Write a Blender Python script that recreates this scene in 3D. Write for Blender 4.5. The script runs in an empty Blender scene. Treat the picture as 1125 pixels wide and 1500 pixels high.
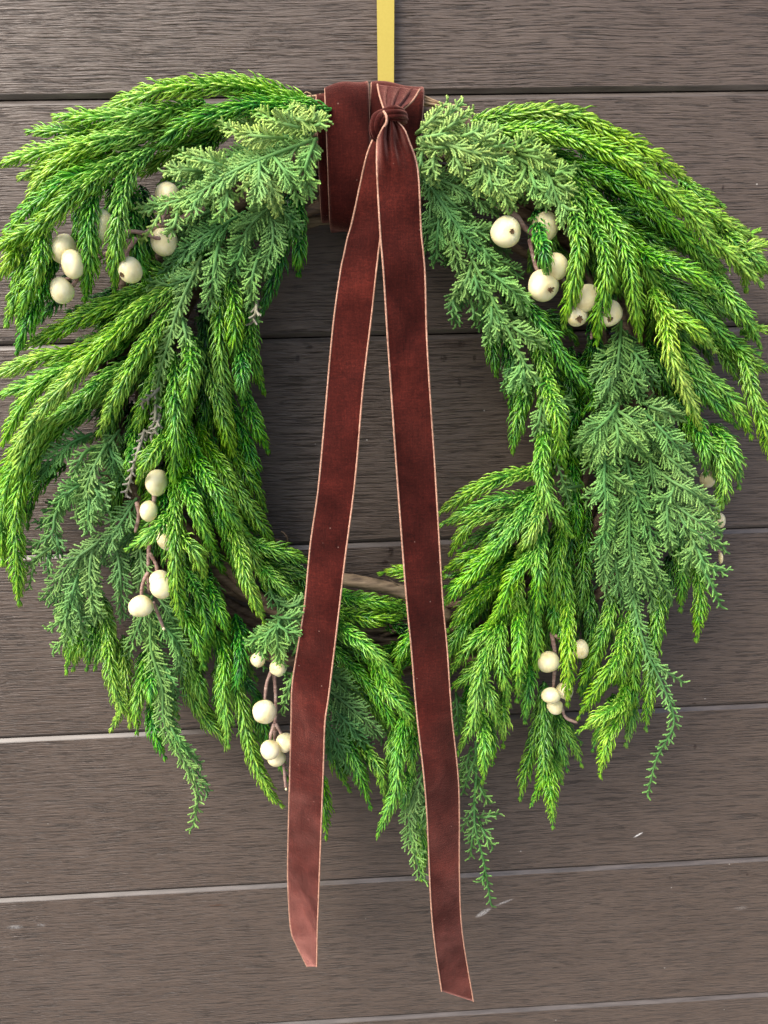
import bpy, math, random
import numpy as np
from mathutils import Matrix, Vector

random.seed(7)
rng = np.random.default_rng(7)
sc = bpy.context.scene
col = sc.collection

# ------------------------------------------------------------------ camera
CAM_D, CAM_Z, PITCH, YAW, ROLL, FPX = 0.59852332, -0.13489618, -0.27450631, 0.04214567, -0.02356584, 1127.0
FWD = np.array([math.sin(YAW) * math.cos(PITCH), math.cos(YAW) * math.cos(PITCH), math.sin(PITCH)])
_r0 = np.array([math.cos(YAW), -math.sin(YAW), 0.0])
_u0 = np.cross(_r0, FWD)
RGT = math.cos(ROLL) * _r0 + math.sin(ROLL) * _u0
UPV = -math.sin(ROLL) * _r0 + math.cos(ROLL) * _u0
CAM = np.array([0.0, -CAM_D, CAM_Z])
cd = bpy.data.cameras.new("camera")
cam = bpy.data.objects.new("camera", cd)
col.objects.link(cam)
m = Matrix.Identity(4)
for i in range(3):
    m[i][0], m[i][1], m[i][2], m[i][3] = RGT[i], UPV[i], -FWD[i], CAM[i]
cam.matrix_world = m
cd.sensor_fit = 'VERTICAL'
cd.sensor_height = 34.6
cd.lens = FPX / 1500.0 * 34.6
cd.clip_start = 0.02
cd.clip_end = 200
sc.camera = cam

# ------------------------------------------------------------------ light
SUN_EL, SUN_AZ = math.radians(46), math.radians(-50)   # azimuth: 0 = straight out from the wall, negative = left
S = Vector((math.sin(SUN_AZ) * math.cos(SUN_EL), -math.cos(SUN_AZ) * math.cos(SUN_EL), math.sin(SUN_EL)))
world = bpy.data.worlds.new("World")
sc.world = world
world.use_nodes = True
wn = world.node_tree
bg = wn.nodes['Background']
sky = wn.nodes.new('ShaderNodeTexSky')
sky.sky_type = 'NISHITA'
sky.sun_disc = False
sky.sun_elevation = SUN_EL
sky.sun_rotation = math.atan2(S.x, S.y)
sky.air_density = 1.0
sky.dust_density = 4.0
sky.ozone_density = 0.6
wn.links.new(sky.outputs[0], bg.inputs[0])
bg.inputs[1].default_value = 0.115
sd = bpy.data.lights.new("sun", 'SUN')
sd.energy = 1.5
sd.angle = math.radians(45)
sd.color = (1.0, 0.955, 0.88)
sun = bpy.data.objects.new("sun", sd)
sun.rotation_euler = (-S).to_track_quat('-Z', 'Y').to_euler()
col.objects.link(sun)
sc.view_settings.view_transform = 'Standard'
sc.view_settings.look = 'None'
sc.view_settings.exposure = 1.35
sc.view_settings.gamma = 1.0

# ------------------------------------------------------------------ helpers
def P(px, py, d):
    """photo pixel(s) at distance d (metres) out from the wall -> points in the place"""
    px, py, d = np.broadcast_arrays(np.asarray(px, float), np.asarray(py, float), np.asarray(d, float))
    r = FWD[None] * FPX + RGT[None] * (px.reshape(-1, 1) - 562.5) + UPV[None] * (750 - py.reshape(-1, 1))
    t = (CAM_D - d.reshape(-1)) / r[:, 1]
    return (CAM[None] + r * t[:, None]).reshape(px.shape + (3,))

MM = 0.00047      # metres per photo pixel about the wreath

def nrm(v):
    return v / np.maximum(np.linalg.norm(v, axis=-1, keepdims=True), 1e-12)

class MB:
    def __init__(s):
        s.V, s.Q, s.T, s.A, s.MQ, s.MT, s.n = [], [], [], [], [], [], 0
    def add(s, V, Q=None, T=None, tone=None, mat=0):
        V = np.asarray(V, float).reshape(-1, 3)
        s.V.append(V)
        s.A.append(np.full(len(V), 0.5) if tone is None else np.broadcast_to(np.asarray(tone, float), (len(V),)))
        if Q is not None and len(Q):
            Q = np.asarray(Q, np.int64) + s.n
            s.Q.append(Q); s.MQ.append(np.full(len(Q), mat))
        if T is not None and len(T):
            T = np.asarray(T, np.int64) + s.n
            s.T.append(T); s.MT.append(np.full(len(T), mat))
        s.n += len(V)
    def build(s, name, mats, parent=None, smooth=True, label=None):
        V = np.concatenate(s.V); A = np.concatenate(s.A)
        Q = np.concatenate(s.Q) if s.Q else np.zeros((0, 4), np.int64)
        T = np.concatenate(s.T) if s.T else np.zeros((0, 3), np.int64)
        mi = np.concatenate((s.MQ or [np.zeros(0, int)]) + (s.MT or [np.zeros(0, int)])).astype(np.int32)
        me = bpy.data.meshes.new(name)
        nq, nt = len(Q), len(T)
        me.vertices.add(len(V)); me.vertices.foreach_set('co', V.astype(np.float32).ravel())
        me.loops.add(nq * 4 + nt * 3)
        me.loops.foreach_set('vertex_index', np.concatenate([Q.ravel(), T.ravel()]).astype(np.int32))
        me.polygons.add(nq + nt)
        st = np.concatenate([np.arange(nq) * 4, nq * 4 + np.arange(nt) * 3]).astype(np.int32)
        me.polygons.foreach_set('loop_start', st)
        me.polygons.foreach_set('material_index', mi)
        me.polygons.foreach_set('use_smooth', np.full(nq + nt, smooth))
        at = me.attributes.new('tone', 'FLOAT', 'POINT')
        at.data.foreach_set('value', A.astype(np.float32))
        me.update(calc_edges=True); me.validate()
        for mt in (mats if isinstance(mats, (list, tuple)) else [mats]):
            me.materials.append(mt)
        o = bpy.data.objects.new(name, me)
        col.objects.link(o)
        if parent is not None: o.parent = parent
        if label: o['label'] = label
        return o

def thing(name, label, cat, loc):
    o = bpy.data.objects.new(name, None)
    o.empty_display_size = 0.05
    o.location = loc
    o['label'] = label; o['category'] = cat
    col.objects.link(o)
    return o

def catmull(pts, n):
    """resample a polyline as a smooth curve with n points evenly along it"""
    p = np.asarray(pts, float)
    if len(p) == 2: p = np.array([p[0], (p[0] + p[1]) / 2, p[1]])
    q = np.vstack([2 * p[0] - p[1], p, 2 * p[-1] - p[-2]])
    out = []
    for i in range(len(p) - 1):
        a, b, c, d = q[i:i + 4]
        t = np.linspace(0, 1, 14, endpoint=False)[:, None]
        out.append(0.5 * (2 * b + (c - a) * t + (2 * a - 5 * b + 4 * c - d) * t ** 2 + (-a + 3 * b - 3 * c + d) * t ** 3))
    out = np.vstack(out + [p[-1:]])
    L = np.concatenate([[0], np.cumsum(np.linalg.norm(np.diff(out, axis=0), axis=1))])
    s = np.linspace(0, L[-1], n)
    return np.stack([np.interp(s, L, out[:, k]) for k in range(out.shape[1])], 1), L[-1]

VIEW = np.array([0.0, -1.0, 0.15]); VIEW /= np.linalg.norm(VIEW)

def tubes(C, R1, R2=None, sides=5, phase=0.0):
    """many tubes at once: centres (n,K,3), radii (n,K) -> V, quads (open ends)"""
    C = np.asarray(C, float); n, K, _ = C.shape
    R2 = R1 if R2 is None else R2
    T = nrm(np.gradient(C, axis=1))
    ref = np.broadcast_to(VIEW, T.shape).copy()
    bad = np.abs((T * ref).sum(-1)) > 0.95
    ref[bad] = np.array([1.0, 0, 0])
    Sd = nrm(np.cross(T, ref)); U = np.cross(Sd, T)
    a = np.arange(sides) * 2 * math.pi / sides + phase
    V = C[:, :, None] + Sd[:, :, None] * (R1[:, :, None] * np.cos(a))[..., None] + U[:, :, None] * (R2[:, :, None] * np.sin(a))[..., None]
    idx = np.arange(n * K * sides).reshape(n, K, sides)
    Q = np.stack([idx[:, :-1], np.roll(idx[:, :-1], -1, 2), np.roll(idx[:, 1:], -1, 2), idx[:, 1:]], -1).reshape(-1, 4)
    return V.reshape(-1, 3), Q

def tube_px(mb, pts, r0, r1=None, n=None, sides=8, tone=0.5, mat=0, knob=0.0, seed=0):
    """one tube along pixel points (x, y, d); radii in metres; ends capped"""
    c, L = catmull([[a, b, k / MM] for a, b, k in pts], n or max(8, int(len(pts) * 7)))
    C = P(c[:, 0], c[:, 1], c[:, 2] * MM)
    K = len(C)
    r = np.linspace(r0, r0 if r1 is None else r1, K)
    if knob:
        g = np.random.default_rng(seed)
        r = r * (1 + knob * (g.random(K) - 0.5) + knob * 0.8 * np.sin(np.linspace(0, 9 + 5 * g.random(), K)))
    r[0] *= 0.75; r[-1] *= 0.6
    V, Q = tubes(C[None], r[None], sides=sides)
    V = np.vstack([V, C[:1], C[-1:]])
    T = [[K * sides, (i + 1) % sides, i] for i in range(sides)] + [[K * sides + 1, (K - 1) * sides + i, (K - 1) * sides + (i + 1) % sides] for i in range(sides)]
    mb.add(V, Q, T, tone, mat)

# ------------------------------------------------------------------ materials
def mat(name):
    m = bpy.data.materials.new(name); m.use_nodes = True
    return m, m.node_tree.nodes, m.node_tree.links, m.node_tree.nodes['Principled BSDF']

def ramp(N, stops):
    r = N.new('ShaderNodeValToRGB')
    e = r.color_ramp.elements
    while len(e) < len(stops): e.new(0.5)
    for k, (p, c) in zip(e, stops):
        k.position = p; k.color = (*c, 1)
    return r

def noise(N, Lk, vec, scale, detail=3, rough=0.55, dist=0.0):
    n = N.new('ShaderNodeTexNoise')
    n.inputs['Scale'].default_value = scale; n.inputs['Detail'].default_value = detail
    n.inputs['Roughness'].default_value = rough; n.inputs['Distortion'].default_value = dist
    if vec is not None: Lk.new(vec, n.inputs['Vector'])
    return n

def math_node(N, Lk, op, a, b=None, clamp=False):
    n = N.new('ShaderNodeMath'); n.operation = op; n.use_clamp = clamp
    for i, v in enumerate((a, b)):
        if v is None: continue
        if isinstance(v, (int, float)): n.inputs[i].default_value = v
        else: Lk.new(v, n.inputs[i])
    return n.outputs[0]

def mix(N, Lk, fac, a, b, mode='MIX'):
    n = N.new('ShaderNodeMix'); n.data_type = 'RGBA'; n.blend_type = mode
    for s, v in ((0, fac), (6, a), (7, b)):
        if isinstance(v, (int, float)): n.inputs[s].default_value = v
        elif isinstance(v, tuple): n.inputs[s].default_value = (*v, 1)
        else: Lk.new(v, n.inputs[s])
    return n.outputs[2]

def leaf_mat(name, stops, rough, spec, var):
    m, N, Lk, B = mat(name)
    at = N.new('ShaderNodeAttribute'); at.attribute_name = 'tone'
    tc = N.new('ShaderNodeTexCoord')
    ns = noise(N, Lk, tc.outputs['Object'], 90, 2)
    f = math_node(N, Lk, 'ADD', at.outputs['Fac'], math_node(N, Lk, 'MULTIPLY', math_node(N, Lk, 'SUBTRACT', ns.outputs[0], 0.5), var))
    r = ramp(N, stops); Lk.new(f, r.inputs[0])
    oi = N.new('ShaderNodeObjectInfo')
    hv = N.new('ShaderNodeHueSaturation'); Lk.new(r.outputs[0], hv.inputs['Color'])
    mr = N.new('ShaderNodeMapRange'); Lk.new(oi.outputs['Random'], mr.inputs[0]); mr.inputs[3].default_value = 0.490; mr.inputs[4].default_value = 0.515
    Lk.new(mr.outputs[0], hv.inputs['Hue'])
    mv = N.new('ShaderNodeMapRange'); Lk.new(noise(N, Lk, tc.outputs['Object'], 14, 2).outputs[0], mv.inputs[0]); mv.inputs[1].default_value = .3; mv.inputs[2].default_value = .7; mv.inputs[3].default_value = 0.90; mv.inputs[4].default_value = 1.04
    Lk.new(mv.outputs[0], hv.inputs['Saturation'])
    Lk.new(hv.outputs[0], B.inputs['Base Color'])
    B.inputs['Roughness'].default_value = rough
    B.inputs['Specular IOR Level'].default_value = spec
    return m

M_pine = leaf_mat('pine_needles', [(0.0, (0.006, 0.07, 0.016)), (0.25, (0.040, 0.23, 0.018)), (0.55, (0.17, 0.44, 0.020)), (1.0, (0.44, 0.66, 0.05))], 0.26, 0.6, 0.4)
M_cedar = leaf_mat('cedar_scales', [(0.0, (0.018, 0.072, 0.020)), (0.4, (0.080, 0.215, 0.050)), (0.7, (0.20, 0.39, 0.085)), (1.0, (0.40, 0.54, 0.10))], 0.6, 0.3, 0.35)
M_grey = leaf_mat('dried_cedar', [(0.0, (0.09, 0.10, 0.06)), (0.6, (0.22, 0.22, 0.15)), (1.0, (0.32, 0.29, 0.25))], 0.75, 0.2, 0.5)

def bark_mat(name, a, b, c, rough=0.75):
    m, N, Lk, B = mat(name)
    tc = N.new('ShaderNodeTexCoord')
    mp = N.new('ShaderNodeMapping'); mp.inputs['Scale'].default_value = (60, 200, 400)
    Lk.new(tc.outputs['Object'], mp.inputs[0])
    n1 = noise(N, Lk, mp.outputs[0], 1.0, 5, 0.65)
    r = ramp(N, [(0.3, a), (0.5, b), (0.72, c)]); Lk.new(n1.outputs[0], r.inputs[0])
    Lk.new(r.outputs[0], B.inputs['Base Color'])
    B.inputs['Roughness'].default_value = rough
    bp = N.new('ShaderNodeBump'); bp.inputs['Strength'].default_value = 0.6; bp.inputs['Distance'].default_value = 0.0008
    Lk.new(n1.outputs[0], bp.inputs['Height']); Lk.new(bp.outputs[0], B.inputs['Normal'])
    return m

M_vine = bark_mat('vine_bark', (0.045, 0.028, 0.018), (0.14, 0.09, 0.055), (0.27, 0.19, 0.12))
M_branch = bark_mat('branch_bark', (0.09, 0.062, 0.04), (0.24, 0.175, 0.11), (0.40, 0.30, 0.20))
M_straw = bark_mat('straw_twig', (0.22, 0.13, 0.07), (0.42, 0.28, 0.16), (0.60, 0.45, 0.28))
M_wire = bark_mat('berry_stem_paper', (0.17, 0.09, 0.075), (0.30, 0.19, 0.16), (0.46, 0.34, 0.29))

m, N, Lk, B = mat('berry_skin'); M_berry = m
tc = N.new('ShaderNodeTexCoord')
ns = noise(N, Lk, tc.outputs['Object'], 120, 4, 0.6)
r = ramp(N, [(0.25, (0.68, 0.57, 0.27)), (0.5, (0.83, 0.75, 0.45)), (0.75, (0.88, 0.83, 0.60))]); Lk.new(ns.outputs[0], r.inputs[0])
Lk.new(r.outputs[0], B.inputs['Base Color'])
B.inputs['Roughness'].default_value = 0.42
B.inputs['Subsurface Weight'].default_value = 0.25
B.inputs['Subsurface Radius'].default_value = (0.006, 0.005, 0.002)
bp = N.new('ShaderNodeBump'); bp.inputs['Strength'].default_value = 0.25; bp.inputs['Distance'].default_value = 0.001
Lk.new(ns.outputs[0], bp.inputs['Height']); Lk.new(bp.outputs[0], B.inputs['Normal'])
m, N, Lk, B = mat('berry_calyx'); M_calyx = m
B.inputs['Base Color'].default_value = (0.10, 0.055, 0.02, 1); B.inputs['Roughness'].default_value = 0.85

def velvet(name, dark, mid, light, tint, sheen):
    m, N, Lk, B = mat(name)
    tc = N.new('ShaderNodeTexCoord')
    n1 = noise(N, Lk, tc.outputs['Object'], 26, 4, 0.6, 0.6)          # crushed pile
    n2 = noise(N, Lk, tc.outputs['Object'], 800, 3, 0.85)             # single tufts
    mp = N.new('ShaderNodeMapping'); mp.inputs['Scale'].default_value = (160, 160, 900)
    Lk.new(tc.outputs['Object'], mp.inputs[0])
    n3 = noise(N, Lk, mp.outputs[0], 1.0, 3, 0.6)                     # weft
    mp2 = N.new('ShaderNodeMapping'); mp2.inputs['Scale'].default_value = (1100, 300, 60)
    Lk.new(tc.outputs['Object'], mp2.inputs[0])
    n4 = noise(N, Lk, mp2.outputs[0], 1.0, 2, 0.5)                    # warp
    f = math_node(N, Lk, 'ADD', math_node(N, Lk, 'MULTIPLY', n1.outputs[0], 0.38), math_node(N, Lk, 'MULTIPLY', n2.outputs[0], 0.34))
    f = math_node(N, Lk, 'ADD', f, math_node(N, Lk, 'MULTIPLY', n3.outputs[0], 0.16))
    f = math_node(N, Lk, 'ADD', f, math_node(N, Lk, 'MULTIPLY', n4.outputs[0], 0.12))
    r = ramp(N, [(0.36, dark), (0.50, mid), (0.64, light)]); Lk.new(f, r.inputs[0])
    vo = N.new('ShaderNodeTexVoronoi'); vo.inputs['Scale'].default_value = 190; Lk.new(tc.outputs['Object'], vo.inputs['Vector'])
    sp = N.new('ShaderNodeSeparateColor'); Lk.new(vo.outputs['Color'], sp.inputs[0])
    lint = math_node(N, Lk, 'MULTIPLY', math_node(N, Lk, 'LESS_THAN', vo.outputs['Distance'], 0.09), math_node(N, Lk, 'GREATER_THAN', sp.outputs[0], 0.93))
    Lk.new(mix(N, Lk, math_node(N, Lk, 'MULTIPLY', lint, 0.28), r.outputs[0], (0.5, 0.32, 0.27)), B.inputs['Base Color'])
    B.inputs['Roughness'].default_value = 0.85
    B.inputs['Specular IOR Level'].default_value = 0.08
    sw = N.new('ShaderNodeMapRange'); Lk.new(n1.outputs[0], sw.inputs[0])
    sw.inputs[1].default_value = 0.35; sw.inputs[2].default_value = 0.65
    sw.inputs[3].default_value = sheen * 0.5; sw.inputs[4].default_value = sheen
    Lk.new(sw.outputs[0], B.inputs['Sheen Weight'])
    B.inputs['Sheen Roughness'].default_value = 0.42
    B.inputs['Sheen Tint'].default_value = (*tint, 1)
    bp = N.new('ShaderNodeBump'); bp.inputs['Strength'].default_value = 0.9; bp.inputs['Distance'].default_value = 0.0012
    Lk.new(f, bp.inputs['Height']); Lk.new(bp.outputs[0], B.inputs['Normal'])
    return m

M_velvet = velvet('burgundy_velvet', (0.013, 0.0016, 0.0013), (0.040, 0.0052, 0.0038), (0.095, 0.0135, 0.0088), (1.0, 0.47, 0.40), 0.8)
m, N, Lk, B = mat('ribbon_edge'); M_edge = m
tc = N.new('ShaderNodeTexCoord'); ns = noise(N, Lk, tc.outputs['Object'], 900, 2)
r = ramp(N, [(0.3, (0.30, 0.13, 0.085)), (0.7, (0.56, 0.33, 0.23))]); Lk.new(ns.outputs[0], r.inputs[0]); Lk.new(r.outputs[0], B.inputs['Base Color'])
B.inputs['Roughness'].default_value = 0.6

m, N, Lk, B = mat('gold_paint'); M_gold = m
tc = N.new('ShaderNodeTexCoord'); ns = noise(N, Lk, tc.outputs['Object'], 700, 3)
r = ramp(N, [(0.2, (0.52, 0.39, 0.075)), (0.8, (0.56, 0.43, 0.085))]); Lk.new(ns.outputs[0], r.inputs[0]); Lk.new(r.outputs[0], B.inputs['Base Color'])
B.inputs['Roughness'].default_value = 0.36; B.inputs['Metallic'].default_value = 0.6
bp = N.new('ShaderNodeBump'); bp.inputs['Strength'].default_value = 0.03; bp.inputs['Distance'].default_value = 0.0002
Lk.new(ns.outputs[0], bp.inputs['Height']); Lk.new(bp.outputs[0], B.inputs['Normal'])

# plank: embossed grain, brown composite
m, N, Lk, B = mat('composite_plank'); M_plank = m
tc = N.new('ShaderNodeTexCoord')
oi = N.new('ShaderNodeObjectInfo')
off = N.new('ShaderNodeVectorMath'); off.operation = 'SCALE'; off.inputs[0].default_value = (13.0, 0.0, 7.0); Lk.new(oi.outputs['Random'], off.inputs['Scale'])
po = N.new('ShaderNodeVectorMath'); po.operation = 'ADD'; Lk.new(tc.outputs['Object'], po.inputs[0]); Lk.new(off.outputs[0], po.inputs[1])
wob = noise(N, Lk, po.outputs[0], 9, 2)
wv = N.new('ShaderNodeVectorMath'); wv.operation = 'SCALE'; wv.inputs['Scale'].default_value = 0.007
wsub = N.new('ShaderNodeVectorMath'); wsub.operation = 'SUBTRACT'; Lk.new(wob.outputs['Color'], wsub.inputs[0]); wsub.inputs[1].default_value = (0.5, 0.5, 0.5)
Lk.new(wsub.outputs[0], wv.inputs[0])
pw = N.new('ShaderNodeVectorMath'); pw.operation = 'ADD'; Lk.new(po.outputs[0], pw.inputs[0]); Lk.new(wv.outputs[0], pw.inputs[1])
def stretched(sx, sz, detail, rough):
    mp = N.new('ShaderNodeMapping'); mp.inputs['Scale'].default_value = (sx, 1, sz)
    Lk.new(pw.outputs[0], mp.inputs[0])
    return noise(N, Lk, mp.outputs[0], 1.0, detail, rough)
g1 = stretched(24, 900, 3, 0.5)
g2 = stretched(60, 1200, 2, 0.6)
g3 = stretched(7, 60, 3, 0.5)
h = math_node(N, Lk, 'ADD', math_node(N, Lk, 'MULTIPLY', g1.outputs[0], 0.65), math_node(N, Lk, 'MULTIPLY', g2.outputs[0], 0.35))
gr = ramp(N, [(0.38, (0, 0, 0)), (0.46, (0.70, 0.70, 0.70)), (0.62, (1, 1, 1))]); Lk.new(h, gr.inputs[0])
br = ramp(N, [(0.3, (0.096, 0.070, 0.055)), (0.7, (0.114, 0.085, 0.068))]); Lk.new(g3.outputs[0], br.inputs[0])
tk = stretched(90, 1100, 2, 0.5)
tkr = ramp(N, [(0.34, (0.70, 0.69, 0.68)), (0.48, (1, 1, 1)), (0.68, (1.0, 1.0, 1.0)), (0.78, (1.2, 1.2, 1.2))]); Lk.new(tk.outputs[0], tkr.inputs[0])
c1 = mix(N, Lk, math_node(N, Lk, 'SUBTRACT', 1.0, gr.outputs[0]), br.outputs[0], (0.042, 0.031, 0.025))
c1 = mix(N, Lk, 1.0, c1, tkr.outputs[0], 'MULTIPLY')
bl = ramp(N, [(0.3, (0.93, 0.92, 0.91)), (0.7, (1.06, 1.055, 1.05))]); Lk.new(noise(N, Lk, po.outputs[0], 7, 4, 0.6).outputs[0], bl.inputs[0])
c1 = mix(N, Lk, 1.0, c1, bl.outputs[0], 'MULTIPLY')
# stains with shapes of their own: (pixel x, y, half length px, half width px, tilt deg, colour, strength)
def stain(base, px, py, hl, hw, ang, colour, strength, grain):
    c = P(px, py, 0.0)
    s = N.new('ShaderNodeVectorMath'); s.operation = 'SUBTRACT'; Lk.new(tc.outputs['Object'], s.inputs[0]); s.inputs[1].default_value = tuple(c)
    mp = N.new('ShaderNodeMapping'); mp.inputs['Rotation'].default_value = (0, math.radians(ang), 0)
    Lk.new(s.outputs[0], mp.inputs[0])
    mq = N.new('ShaderNodeMapping'); mq.inputs['Scale'].default_value = (1 / (hl * 0.00053), 0, 1 / (hw * 0.00053)); Lk.new(mp.outputs[0], mq.inputs[0])
    ln = N.new('ShaderNodeVectorMath'); ln.operation = 'LENGTH'; Lk.new(mq.outputs[0], ln.inputs[0])
    f = math_node(N, Lk, 'SUBTRACT', 1.15, ln.outputs['Value'], True)
    n = noise(N, Lk, tc.outputs['Object'], grain, 3, 0.7)
    f = math_node(N, Lk, 'MULTIPLY', f, math_node(N, Lk, 'MULTIPLY', math_node(N, Lk, 'SUBTRACT', n.outputs[0], 0.36, True), 7.0 * strength), True)
    return mix(N, Lk, f, base, colour)
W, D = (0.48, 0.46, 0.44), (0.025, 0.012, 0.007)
for a in [(708, 1337, 16, 5, 34, W, 1.0, 700), (738, 1322, 18, 2.6, 22, W, 0.6, 700), (935, 1223, 9, 2, 32, (.8, .78, .75), 1.4, 900),
          (22, 1358, 14, 5, 0, (.30, .30, .30), 0.6, 500), (60, 1355, 8, 4, 0, (.30, .30, .30), 0.4, 500), (1085, 1330, 14, 5, 0, (.28, .25, .23), 0.4, 600),
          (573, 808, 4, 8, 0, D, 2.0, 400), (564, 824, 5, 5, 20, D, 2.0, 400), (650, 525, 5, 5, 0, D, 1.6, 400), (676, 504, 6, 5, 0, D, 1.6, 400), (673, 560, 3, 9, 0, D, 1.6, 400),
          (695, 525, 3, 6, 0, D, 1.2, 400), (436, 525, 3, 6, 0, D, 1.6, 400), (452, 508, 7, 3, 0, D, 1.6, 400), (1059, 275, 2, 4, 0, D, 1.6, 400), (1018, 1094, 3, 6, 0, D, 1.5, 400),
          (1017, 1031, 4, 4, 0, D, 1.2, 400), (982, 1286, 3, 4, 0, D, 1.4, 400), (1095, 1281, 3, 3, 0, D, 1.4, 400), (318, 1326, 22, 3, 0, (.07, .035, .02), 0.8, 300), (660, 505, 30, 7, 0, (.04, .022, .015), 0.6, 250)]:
    c1 = stain(c1, *a)
# dust specks
vo = N.new('ShaderNodeTexVoronoi'); vo.inputs['Scale'].default_value = 75; Lk.new(tc.outputs['Object'], vo.inputs['Vector'])
sp = N.new('ShaderNodeSeparateColor'); Lk.new(vo.outputs['Color'], sp.inputs[0])
spk = math_node(N, Lk, 'MULTIPLY', math_node(N, Lk, 'LESS_THAN', vo.outputs['Distance'], 0.05), math_node(N, Lk, 'GREATER_THAN', sp.outputs[0], 0.90))
c1 = mix(N, Lk, math_node(N, Lk, 'MULTIPLY', spk, 0.6), c1, (0.5, 0.47, 0.43))
Lk.new(c1, B.inputs['Base Color'])
rr = N.new('ShaderNodeMapRange'); Lk.new(g3.outputs[0], rr.inputs[0]); rr.inputs[3].default_value = 0.32; rr.inputs[4].default_value = 0.46
Lk.new(rr.outputs[0], B.inputs['Roughness'])
B.inputs['Specular IOR Level'].default_value = 0.5
bp = N.new('ShaderNodeBump'); bp.inputs['Strength'].default_value = 1.0; bp.inputs['Distance'].default_value = 0.00085
Lk.new(gr.outputs[0], bp.inputs['Height']); Lk.new(bp.outputs[0], B.inputs['Normal'])
m, N, Lk, B = mat('plank_edge'); M_pedge = m
tc = N.new('ShaderNodeTexCoord'); mp = N.new('ShaderNodeMapping'); mp.inputs['Scale'].default_value = (30, 200, 400); Lk.new(tc.outputs['Object'], mp.inputs[0])
ns = noise(N, Lk, mp.outputs[0], 1.0, 4, 0.6); r = ramp(N, [(0.3, (0.05, 0.04, 0.033)), (0.7, (0.12, 0.10, 0.088))]); Lk.new(ns.outputs[0], r.inputs[0]); Lk.new(r.outputs[0], B.inputs['Base Color'])
B.inputs['Roughness'].default_value = 0.34; B.inputs['Specular IOR Level'].default_value = 0.6
m, N, Lk, B = mat('wall_backing'); M_back = m
B.inputs['Base Color'].default_value = (0.01, 0.009, 0.008, 1); B.inputs['Roughness'].default_value = 0.9

# ------------------------------------------------------------------ the wall
H = 0.165
wall = thing('plank_wall', 'dark brown wood-grain plank wall behind the wreath', 'wall', (0, 0, -10 * H))
def child(o, parent):
    o.parent = parent
    o.matrix_parent_inverse = Matrix.Translation(-Vector(parent.location))
    return o
XW = 1.7
for k in range(-3, 9):
    zt, zb = -k * H, -(k + 1) * H + 0.0011
    c = 0.0024
    prof = [(0.02, zt), (c, zt), (0.0004, zt - c), (0.0, zt - c - 0.0006), (0.0, zb + c + 0.0006), (0.0004, zb + c), (c * 1.0, zb), (0.02, zb)]
    mb = MB()
    for side in (0,):
        V = np.array([[x, y, z] for x in (-XW, XW) for y, z in prof])
    n = len(prof)
    for i in range(n - 1):
        mb.add(V[[i, i + 1, n + i + 1, n + i]], [[0, 1, 2, 3]], mat=0 if i == 3 else 1)
    mb.add(V[:n], None, [[0, i + 1, i] for i in range(1, n - 1)], mat=1)
    mb.add(V[n:], None, [[0, i, i + 1] for i in range(1, n - 1)], mat=1)
    child(mb.build('plank', [M_plank, M_pedge], smooth=False), wall)
mb = MB()
mb.add([[-XW, .021, -9 * H], [XW, .021, -9 * H], [XW, .021, 3 * H], [-XW, .021, 3 * H]], [[0, 1, 2, 3]])
child(mb.build('backing_board', [M_back], smooth=False), wall)

# the ground below the wall
m, N, Lk, B = mat('paving'); M_ground = m
tc = N.new('ShaderNodeTexCoord'); ns = noise(N, Lk, tc.outputs['Object'], 6, 6, 0.65)
r = ramp(N, [(0.3, (0.15, 0.145, 0.135)), (0.7, (0.22, 0.21, 0.20))]); Lk.new(ns.outputs[0], r.inputs[0]); Lk.new(r.outputs[0], B.inputs['Base Color'])
B.inputs['Roughness'].default_value = 0.85
mb = MB()
mb.add([[-40, .02, -9 * H], [-40, -60, -9 * H], [40, -60, -9 * H], [40, .02, -9 * H]], [[0, 1, 2, 3]])
o = mb.build('ground', [M_ground], smooth=False); o['kind'] = 'structure'

# ------------------------------------------------------------------ the wreath
wreath = thing('wreath', 'round green pine and cedar wreath with cream berries hanging on the brown wall', 'wreath', tuple(P(565, 545, 0.0)))
def kid(mb, name, mats, parent=wreath, label=None, smooth=True):
    o = mb.build(name, mats, smooth=smooth, label=label)
    o.parent = parent
    o.matrix_parent_inverse = parent_inv(parent)
    return o
def parent_inv(p):
    t = Vector((0, 0, 0)); q = p
    while q is not None:
        t += Vector(q.location); q = q.parent
    return Matrix.Translation(-t)

# grapevine base
for k in range(13):
    g = np.random.default_rng(40 + k)
    R0 = 292 + 115 * g.random(); cx, cy = 565 + 8 * g.normal(), 582 + 6 * g.normal()
    a0 = g.random() * 6.28; span = 6.6
    pts = []
    for a in np.linspace(a0, a0 + span, 26):
        rr_ = R0 + 16 * math.sin(2.3 * a + k) + 9 * math.sin(5.1 * a + 2 * k)
        pts.append((cx + rr_ * math.cos(a) * 1.03, cy + rr_ * math.sin(a) * 0.99, 0.022 + 0.011 * math.sin(3 * a + k * 1.7) + 0.005 * g.random()))
    mb = MB(); tube_px(mb, pts, 0.0022 + 0.0022 * g.random(), n=150, sides=7, knob=0.25, seed=k)
    kid(mb, 'grapevine', [M_vine])
mb = MB(); tube_px(mb, [(470, 846, .030), (512, 850, .034), (555, 858, .036), (600, 871, .036), (660, 905, .03)], 0.0050, 0.0056, n=40, sides=12, knob=0.08, seed=5)
tube_px(mb, [(598, 866, .036), (580, 855, .040), (570, 848, .042)], 0.0008, 0.0004, sides=6)
kid(mb, 'branch', [M_branch], label='thick bare grey-brown branch')
mb = MB(); tube_px(mb, [(440, 328, .02), (470, 322, .022), (520, 318, .022)], 0.0040, n=24, sides=10, knob=0.1, seed=9)
kid(mb, 'branch', [M_branch])
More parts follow.
